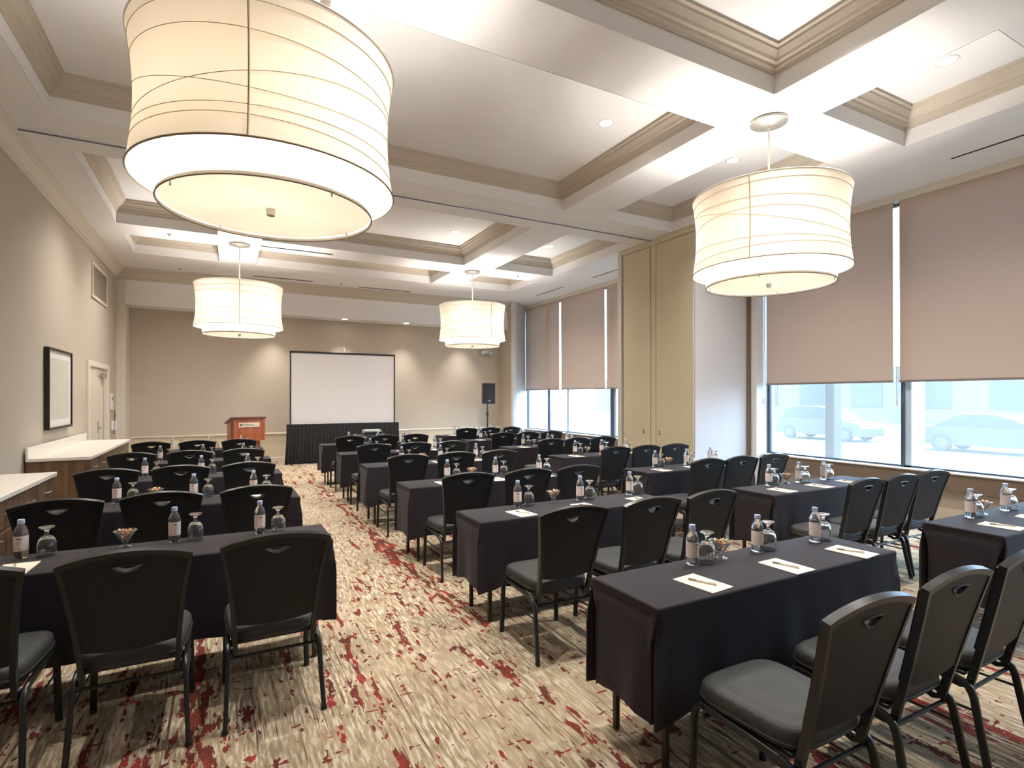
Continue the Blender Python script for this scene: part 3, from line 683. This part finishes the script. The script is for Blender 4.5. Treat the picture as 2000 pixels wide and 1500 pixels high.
# ================================================================== TABLES AND CLOTHS
TL, TW, TZ = 1.84, .46, .745
def make_table():
    t = thing('banquet_table', '', 'table', (0, 0, 0), 0, 'narrow folding tables under black cloths')
    MB().box(.01, TL-.01, -TW+.01, -.01, TZ-.03, TZ-.006, .003).build('tabletop', M['tabletop'], t)
    lg = MB().box(-.0135, .0135, -.0135, .0135, 0, TZ-.03, .003).mesh('leg'); lg.materials.append(M['leg'])
    for xx in (.10, TL-.10):
        for yy in (-TW+.06, -.06): link_mesh('leg', lg, t, (xx, yy, 0))
        MB().box(xx-.010, xx+.010, -TW+.07, -.07, TZ-.10, TZ-.08).build('leg_brace', M['leg'], t)
    return t
def cloth_mesh(seed):
    rn = random.Random(seed); p1, p2, p3 = (rn.uniform(0, 6.28) for _ in range(3))
    e = .006
    def side(a, b, n): return [(a[0]+(b[0]-a[0])*i/n, a[1]+(b[1]-a[1])*i/n) for i in range(n+1)]
    top = []; bot = []; fold = []
    def corner(c, d_in, d_out, first):
        # c: corner, d_in: direction we arrive along, d_out: direction we leave along
        nx, ny = d_in; ox, oy = d_out
        L = []
        lap = .014+rn.uniform(0, .012); tuck = .06+rn.uniform(-.015, .015)
        if first:   # long side laps over the end
            L = [(c[0]+nx*lap-ox*.010, c[1]+ny*lap-oy*.010), (c[0]+nx*(lap+.004)+ox*.004, c[1]+ny*(lap+.004)+oy*.004), (c[0]-nx*tuck*.5+ox*.012, c[1]-ny*tuck*.5+oy*.012), (c[0]-nx*tuck+ox*.018, c[1]-ny*tuck+oy*.018), (c[0]-nx*tuck*.4+ox*.03, c[1]-ny*tuck*.4+oy*.03), (c[0]+nx*.004+ox*.05, c[1]+ny*.004+oy*.05)]
        else:
            L = [(c[0]-nx*.05-ox*.004, c[1]-ny*.05-oy*.004), (c[0]-nx*.03+ox*tuck*.4, c[1]-ny*.03+oy*tuck*.4), (c[0]-nx*.018+ox*tuck, c[1]-ny*.018+oy*tuck), (c[0]-nx*.012+ox*tuck*.5, c[1]-ny*.012+oy*tuck*.5), (c[0]-nx*.004-ox*(lap+.004), c[1]-ny*.004-oy*(lap+.004)), (c[0]+nx*.010-ox*lap, c[1]+ny*.010-oy*lap)]
        return L
    A, B, C, D = (-e, -TW-e), (TL+e, -TW-e), (TL+e, e), (-e, e)
    segs = [(A, B, 46, (0, -1)), (B, C, 12, (1, 0)), (C, D, 46, (0, 1)), (D, A, 12, (-1, 0))]
    dirs = [(1, 0), (0, 1), (-1, 0), (0, -1)]
    pts_t = []; pts_b = []; nor = []; kind = []; ss = []
    s_acc = 0
    for q, (a, b, n, no) in enumerate(segs):
        ln = math.hypot(b[0]-a[0], b[1]-a[1])
        for i in range(1, n):
            f_ = i/n; p = (a[0]+(b[0]-a[0])*f_, a[1]+(b[1]-a[1])*f_)
            pts_t.append(p); pts_b.append(p); nor.append(no); kind.append(min(f_, 1-f_)*ln); ss.append(s_acc+f_*ln)
        s_acc += ln
        Lc = corner(b, dirs[q], dirs[(q+1) % 4], q % 2 == 0)
        for j, pc_ in enumerate(Lc):
            g = (j-2.5)*.003
            pts_t.append((b[0]-dirs[q][0]*max(0, -g)+dirs[(q+1) % 4][0]*max(0, g), b[1]-dirs[q][1]*max(0, -g)+dirs[(q+1) % 4][1]*max(0, g)))
            pts_b.append(pc_); nor.append((0, 0)); kind.append(0); ss.append(s_acc)
    N = len(pts_t); rows = []
    lv = [0, .02, .06, .12, .2, .3, .42, .55, .68, .8, .9, 1.0]
    ztop = TZ+.006
    ring = []
    cx, cy = TL/2, -TW/2
    def inset(p, d): return (p[0]-d*(1 if p[0] > cx else -1)*(1 if abs(p[0]-cx) > TL/2-.02 else 0), p[1]-d*(1 if p[1] > cy else -1)*(1 if abs(p[1]-cy) > TW/2-.02 else 0))
    rows.append([(*inset(p, .012), ztop) for p in pts_t])
    rows.append([(*inset(p, .004), ztop-.002) for p in pts_t])
    hem = .265
    for t in lv:
        sm = min(1, t/.4); sm = sm*sm*(3-2*sm); r = []
        for i in range(N):
            w_ = math.sin(ss[i]*2*PI/.41+p1)*.6+math.sin(ss[i]*2*PI/.23+p2)*.4+math.sin(ss[i]*2*PI/.9+p3)*.5
            off = t**1.3*(.008+.015*w_)*min(1, kind[i]/.12)
            if nor[i][0]: off -= .012*math.exp(-((t-.05)/.035)**2)
            x = pts_t[i][0]*(1-sm)+pts_b[i][0]*sm+nor[i][0]*off; y = pts_t[i][1]*(1-sm)+pts_b[i][1]*sm+nor[i][1]*off
            h_ = hem-.028*max(0, 1-kind[i]/.16)
            r.append((x, y, (ztop-.008)*(1-t)+h_*t))
        rows.append(r)
    vs = [v for r in rows for v in r]; fs = [tuple(range(N))]
    for k in range(len(rows)-1):
        for i in range(N): j = (i+1) % N; fs.append((k*N+j, k*N+i, (k+1)*N+i, (k+1)*N+j))
    me = MB().add(vs, fs).mesh('tablecloth', True, 70); me.materials.append(M['cloth'])
    return me

# ================================================================== CHAIR
def make_chair():
    t = thing('banquet_chair', '', 'chair', (0, 0, 0), 0, 'black stacking banquet chairs at the tables')
    # cushion
    prof = [(.93, .405), (.985, .412), (1.0, .43), (1.0, .452), (.985, .468), (.95, .480), (.86, .487), (.6, .492), (.25, .494)]
    vs = []; fs = []; n = 40
    for sc, z in prof:
        for i in range(n):
            a = 2*PI*i/n; ca, sa = math.cos(a), math.sin(a); pw = .42
            x = math.copysign(abs(ca)**pw, ca); y = math.copysign(abs(sa)**pw, sa)
            hw_ = .222+.012*y
            vs.append((x*hw_*sc, .035+y*.235*sc, z-.012*max(0, -y)*0+.006*(1-abs(x))*max(0, y)*0))
    for k in range(len(prof)-1):
        for i in range(n): j = (i+1) % n; fs.append((k*n+i, k*n+j, (k+1)*n+j, (k+1)*n+i))
    fs.append(tuple(range(n))[::-1]); fs.append(tuple((len(prof)-1)*n+i for i in range(n)))
    st_ = MB().add(vs, fs).build('seat', M['seat'], t, True, 50)
    MB().tube([v for v in [(x*1.002, .035+(y-.035)*1.002, .428) for (x, y, z) in vs[2*n:3*n]]], .004, 5, closed=True).build('piping', M['seat'], st_, True)
    MB().box(-.20, .20, -.17, .24, .388, .407, .004).build('seat_pan', M['black'], t)
    # side frames: front leg, rail, rear leg
    for s_ in (-1, 1):
        MB().tube([(s_*.222, .268, .012), (s_*.218, .262, .20), (s_*.215, .258, .335), (s_*.215, .250, .365), (s_*.215, .232, .384), (s_*.215, .205, .390)], .013, 8, sq=(.0105, .015)).build('leg', M['cframe'], t, True, 50)
        MB().tube([(s_*.215, .205, .390), (s_*.215, .0, .383), (s_*.215, -.135, .376)], .013, 8, sq=(.0105, .015)).build('side_rail', M['cframe'], t, True, 50)
        MB().tube([(s_*.215, -.135, .376), (s_*.215, -.172, .366), (s_*.216, -.196, .345), (s_*.218, -.210, .31), (s_*.225, -.240, .15), (s_*.232, -.268, .012)], .013, 8, sq=(.0105, .015)).build('leg', M['cframe'], t, True, 50)
        MB().tube([(s_*.215, .245, .255), (s_*.217, -.215, .255)], .006, 6).build('stretcher', M['cframe'], t, True)
        for yy, xx in ((.268, .222), (-.268, .232)):
            MB().lathe([(.012, 0), (.016, .002), (.016, .016), (.013, .02)], 10, (s_*xx, yy, 0)).build('foot_cap', M['black'], t, True)
    MB().tube([(-.21, -.185, .33), (.21, -.185, .33)], .009, 8).build('stretcher', M['cframe'], t, True)
    MB().tube([(-.21, .215, .34), (.21, .215, .34)], .009, 8).build('stretcher', M['cframe'], t, True)
    # back, drawn in its own plane (u across, v up) then leaned back
    tilt = math.atan2(.14, .57)
    def lean(me):
        me.transform(Matrix.Translation((0, -.195, .40)) @ Matrix.Rotation(tilt, 4, 'X')); return me
    def half(v): # half width at height v (0..0.555)
        f_ = v/.55; return .196+.020*f_+.040*f_*f_
    V1 = .548
    def outline(d, vb):
        L = [(half(vb+(V1-vb)*k/8)-d, vb+(V1-vb-d)*k/8) for k in range(9)]
        wt = half(V1)-d
        for k in range(1, 16):
            f_ = k/16; L.append((wt*(1-2*f_), V1-d+.042*math.sin(PI*f_)**.8))
        L += [(-half(vb+(V1-vb)*k/8)+d, vb+(V1-vb-d)*k/8) for k in range(8, -1, -1)]
        return L
    outer = outline(0, -.055); inn_u = outline(.022, -.055); inner = outline(.022, .115)
    inner = inner + [(-.180+.360*k/10, .115-.022*math.sin(PI*k/10)) for k in range(1, 10)]
    fr_ = MB().prism(outer+inn_u[::-1], -.014, .016, 'y').mesh('back_frame', True, 30)
    fr_.materials.append(M['cframe']); link_mesh('back_frame', lean(fr_), t)
    hole = []
    for k in range(13): f_ = k/12; hole.append((-.062+.124*f_, .520+.004*math.sin(PI*f_)))
    for k in range(1, 12): f_ = k/12; hole.append((.062-.124*f_, .520-.036*math.sin(PI*f_)**.9))
    pn = MB().prism(inner, -.010, .030, 'y', holes=[hole]).mesh('backrest', True, 30); pn.materials.append(M['back']); b_ = link_mesh('backrest', lean(pn), t)
    rm = MB().tube([(u, -.010, v) for u, v in hole], .0045, 6, closed=True).mesh('handle_rim', True); rm.materials.append(M['cframe']); link_mesh('handle_rim', lean(rm), b_)
    # lower brackets curving forward under the seat
    for s_ in (-1, 1):
        MB().tube([(s_*.190, -.188, .385), (s_*.188, -.178, .350), (s_*.19, -.150, .340), (s_*.20, -.10, .352), (s_*.208, -.07, .372)], .011, 8, sq=(.010, .013)).build('back_bracket', M['cframe'], t, True, 50)
    return t

# ================================================================== TABLETOP ITEMS
def text_mesh(body, size):
    cu = bpy.data.curves.new('txt', 'FONT'); cu.body = body; cu.size = size; cu.align_x = 'CENTER'; cu.align_y = 'CENTER'; cu.extrude = 0; cu.resolution_u = 3
    o = bpy.data.objects.new('txt', cu); COL.objects.link(o); dg = bpy.context.evaluated_depsgraph_get()
    me = bpy.data.meshes.new_from_object(o.evaluated_get(dg)); bpy.data.objects.remove(o); bpy.data.curves.remove(cu); return me
def make_bottle():
    t = thing('water_bottle', '', 'water bottle', (0, 0, 0), 0, 'water bottles on the tables')
    R = .0325
    MB().lathe([(.001, .003), (.022, .0), (.029, .003), (R, .012), (R, .045), (R-.001, .05), (R-.001, .125), (R, .13), (R, .14), (.031, .152), (.026, .168), (.019, .182), (.0145, .190), (.0135, .196), (.0135, .205), (.001, .205)], 28, cap0=False, cap1=False).build('body', M['water'], t, True, 60)
    MB().lathe([(.001, .194), (.0165, .194), (.017, .197), (.017, .214), (.0155, .217), (.001, .217)], 20, cap0=False, cap1=False).build('cap', M['cap'], t, True, 40)
    vs = []; fs = []; n = 40; a0, a1 = -PI/2-2.5, -PI/2+2.5; r_ = R+.0004
    for i in range(n+1):
        a = a0+(a1-a0)*i/n; vs += [(r_*math.cos(a), r_*math.sin(a), .046), (r_*math.cos(a), r_*math.sin(a), .128)]
    for i in range(n): fs.append((2*i, 2*i+2, 2*i+3, 2*i+1))
    lb = MB().add(vs, fs).build('label_wrap', M['label'], t, True, fix=False)
    def wrap(me, off, zc, rot):
        for v in me.vertices:
            x, y = v.co.x, v.co.y
            if rot: x, y = -y, x
            a = -PI/2+off+x/R; v.co = ((r_+.0004)*math.cos(a), (r_+.0004)*math.sin(a), zc+y)
        return me
    me = wrap(text_mesh('evian', .030), -.12, .080, True); me.materials.append(M['redtext']); link_mesh('label_lettering', me, lb)
    mk = MB()
    for cx_, hh_ in ((-.008, .007), (0, .010), (.008, .007)): mk.add([(cx_-.005, 0, 0), (cx_+.005, 0, 0), (cx_+.001, hh_, 0), (cx_-.001, hh_*.8, 0)], [(0, 1, 2, 3)])
    me = wrap(mk.mesh('mountain_mark'), -.12, .111, False); me.materials.append(M['darkprint']); link_mesh('mountain_mark', me, lb)
    return t
def make_goblet():
    t = thing('goblet', '', 'glass', (0, 0, 0), 0, 'upturned glass goblets on coasters')
    # upside-down stemmed glass: mouth on the coaster, foot in the air
    outp = [(.036, .0), (.040, .015), (.0425, .035), (.041, .060), (.034, .082), (.022, .097), (.010, .105), (.0075, .112), (.0085, .122), (.014, .132), (.028, .139), (.033, .1415), (.034, .144), (.033, .146), (.001, .143)]
    inp = [(.0005, .094), (.018, .090), (.031, .078), (.0385, .058), (.040, .035), (.0378, .015), (.034, .0)]
    MB().lathe(inp+outp, 32, cap0=False, cap1=False).build('bowl_and_stem', M['glassw'], t, True, 60)
    t.scale = (1.1, 1.1, 1.1)
    return t
def make_coaster():
    o = MB().lathe([(.001, 0), (.050, 0), (.051, .002), (.050, .004), (.001, .004)], 32, cap0=False, cap1=False).build('coaster', M['coaster'], None, True, 30)
    return tag(o, '', 'coaster', 'dark round coasters on the tables')
def make_dish():
    t = thing('candy_dish', '', 'candy dish', (0, 0, 0), 0, 'glass candy dishes')
    MB().lathe([(.001, .0), (.032, .0), (.033, .003), (.022, .008), (.012, .014), (.011, .022), (.016, .030), (.053, .085), (.0545, .086), (.052, .087), (.016, .034), (.001, .032)], 30, cap0=False, cap1=False).build('glass_bowl', M['dish'], t, True, 50)
    rn = random.Random(5); mb = MB()
    for k in range(44):
        z = .042+.052*rn.random()**.6; rr = max(.003, (.012+(z-.034)*.62)-.012)*math.sqrt(rn.random()); a = rn.uniform(0, 6.28); q = rn.uniform(.006, .009)
        c = Vector((rr*math.cos(a), rr*math.sin(a), z)); rot = Matrix.Rotation(rn.uniform(0, 3), 3, Vector((rn.random(), rn.random(), 1)).normalized())
        P = [rot @ Vector(p) for p in ((q, 0, 0), (-q, 0, 0), (0, q*.8, 0), (0, -q*.8, 0), (0, 0, q*.7), (0, 0, -q*.7))]
        mb.add([c+p for p in P], [(0, 2, 4), (2, 1, 4), (1, 3, 4), (3, 0, 4), (2, 0, 5), (1, 2, 5), (3, 1, 5), (0, 3, 5)], k % 4)
    o = mb.build('wrapped_candies', CANDY, t); o['kind'] = 'stuff'; t.scale = (1.15, 1.15, 1.15)
    return t
def make_pad():
    t = thing('notepad', '', 'notepad', (0, 0, 0), 0, 'cream notepads on the tables')
    MB().box(-.078, .078, -.115, .115, 0, .004, .0008).build('sheets', M['paper'], t)
    MB().box(-.078, .078, .108, .1155, .0005, .0048, .0008).build('binding', M['paper'], t)
    return t
def make_pen():
    t = thing('pen', '', 'pen', (0, 0, 0), 0, 'grey pens lying on the notepads')
    def cyl(a, b, r, nm, m): MB().tube([(0, a, .0055), (0, b, .0055)], r, 8).build(nm, m, t, True)
    cyl(-.068, .03, .0045, 'barrel', M['pen']); cyl(.03, .066, .0055, 'grip', M['pentip']); cyl(.066, .074, .002, 'tip', M['metal'])
    MB().box(-.0012, .0012, -.066, -.03, .0095, .0115).build('clip', M['metal'], t)
    return t

table0, chair0, bottle0, goblet0, coaster0, dish0, pad0, pen0 = make_table(), make_chair(), make_bottle(), make_goblet(), make_coaster(), make_dish(), make_pad(), make_pen()
cloths = [cloth_mesh(s_) for s_ in (1, 2, 3)]
note_children()
used = set()
def put(proto, loc, rz, label):
    if proto.name not in used:
        used.add(proto.name); proto.location = loc; proto.rotation_euler = (0, 0, rz); proto['label'] = label; return proto
    return copy_tree(proto, loc, rz, label)

ORD = ['nearest', 'second', 'third', 'fourth', 'fifth', 'sixth', 'seventh']
COLN = {'L': 'left column', 'M': 'centre column', 'R': 'window-side column'}
SEAT = ['left-hand', 'middle', 'right-hand']
# table left x, back-edge y of each row; chair centre x per seat, back-apex y per row
ROWS = {'L': (-1.23, [4.05, 5.72, 7.45, 9.18, 11.0]), 'M': (1.63, [2.21, 4.01, 5.68, 7.47, 9.2, 11.05]), 'R': (4.46, [2.07, 3.74, 5.40, 7.20, 8.90, 10.75, 12.3])}
CHX = {'L': (-.98, -.375, .225), 'M': (1.95, 2.57, 3.16), 'R': (4.76, 5.31, 5.86)}
CHY = {'L': [3.03, 4.66, 6.44, 8.27, 10.0], 'M': [1.06, 2.81, 4.50, 6.29, 7.95, 9.75], 'R': [None, 2.62, 4.35, 5.92, 7.60, 9.33, 11.08]}
BX = {'L': (.45, .98, 1.48), 'M': (.55, 1.10, 1.67), 'R': (.45, .97, 1.42)}
BXS = {('L', 0): (.23, .96, 1.44), ('M', 0): (.59, 1.11, 1.61), ('M', 1): (.50, 1.11, 1.67), ('R', 1): (.44, .90, 1.32), ('R', 0): (.46, 1.01, 1.5)}
CDX = {'L': .715, 'M': .84, 'R': .70}
rn = random.Random(11)
ci = 0
for blk, (xl, yb_) in ROWS.items():
    for r, yb in enumerate(yb_):
        where = '%s table from camera, %s' % (ORD[r], COLN[blk])
        rz = rn.uniform(-.006, .006)
        put(table0, (xl, yb, 0), rz, 'narrow folding table on bronze legs under black cloth, '+where)
        o = link_mesh('tablecloth', cloths[ci % 3], None, (xl, yb, 0)); o.rotation_euler = (0, 0, rz); ci += 1
        tag(o, 'black tablecloth draped over the '+where, 'tablecloth', 'black tablecloths on the conference tables')
        bxs = BXS.get((blk, r), tuple(v+rn.uniform(-.025, .025) for v in BX[blk]))
        zt = TZ+.006
        for k in range(3):
            bx, by = xl+bxs[k], yb-.085-.012*k+rn.uniform(-.012, .012)
            put(bottle0, (bx, by, zt), rn.uniform(-.3, .3), 'clear water bottle with pale blue cap, %s place, %s' % (SEAT[k], where))
            gx, gy = bx+.112, by+.008+rn.uniform(-.01, .01)
            put(coaster0, (gx, gy, zt), 0, 'dark round coaster under goblet, %s place, %s' % (SEAT[k], where))
            put(goblet0, (gx, gy, zt+.004), rn.uniform(0, 3), 'upturned glass goblet, %s place, %s' % (SEAT[k], where))
            cx = CHX[blk][k]
            nx = cx+(.08 if blk == 'M' else .01)+rn.uniform(-.02, .02); ny = yb-.335+rn.uniform(-.012, .012); nr = rn.uniform(-.05, .12)
            put(pad0, (nx, ny, zt), nr, 'cream notepad, %s place, %s' % (SEAT[k], where))
            put(pen0, (nx+rn.uniform(-.01, .01), ny, zt+.004), nr+.28+rn.uniform(-.1, .1), 'grey pen on notepad, %s place, %s' % (SEAT[k], where))
            ya = CHY[blk][r]
            if ya is not None:
                ya = min(ya, yb-TW-.03-.335-.285)
                put(chair0, (cx+rn.uniform(-.008, .008), ya+.335+rn.uniform(-.015, .005), 0), rn.uniform(-.04, .04), 'black banquet chair, %s seat, %s' % (SEAT[k], where))
        put(dish0, (xl+CDX[blk]+rn.uniform(-.02, .02), yb-.075, zt), rn.uniform(0, 6), 'glass dish of wrapped candies on the '+where)
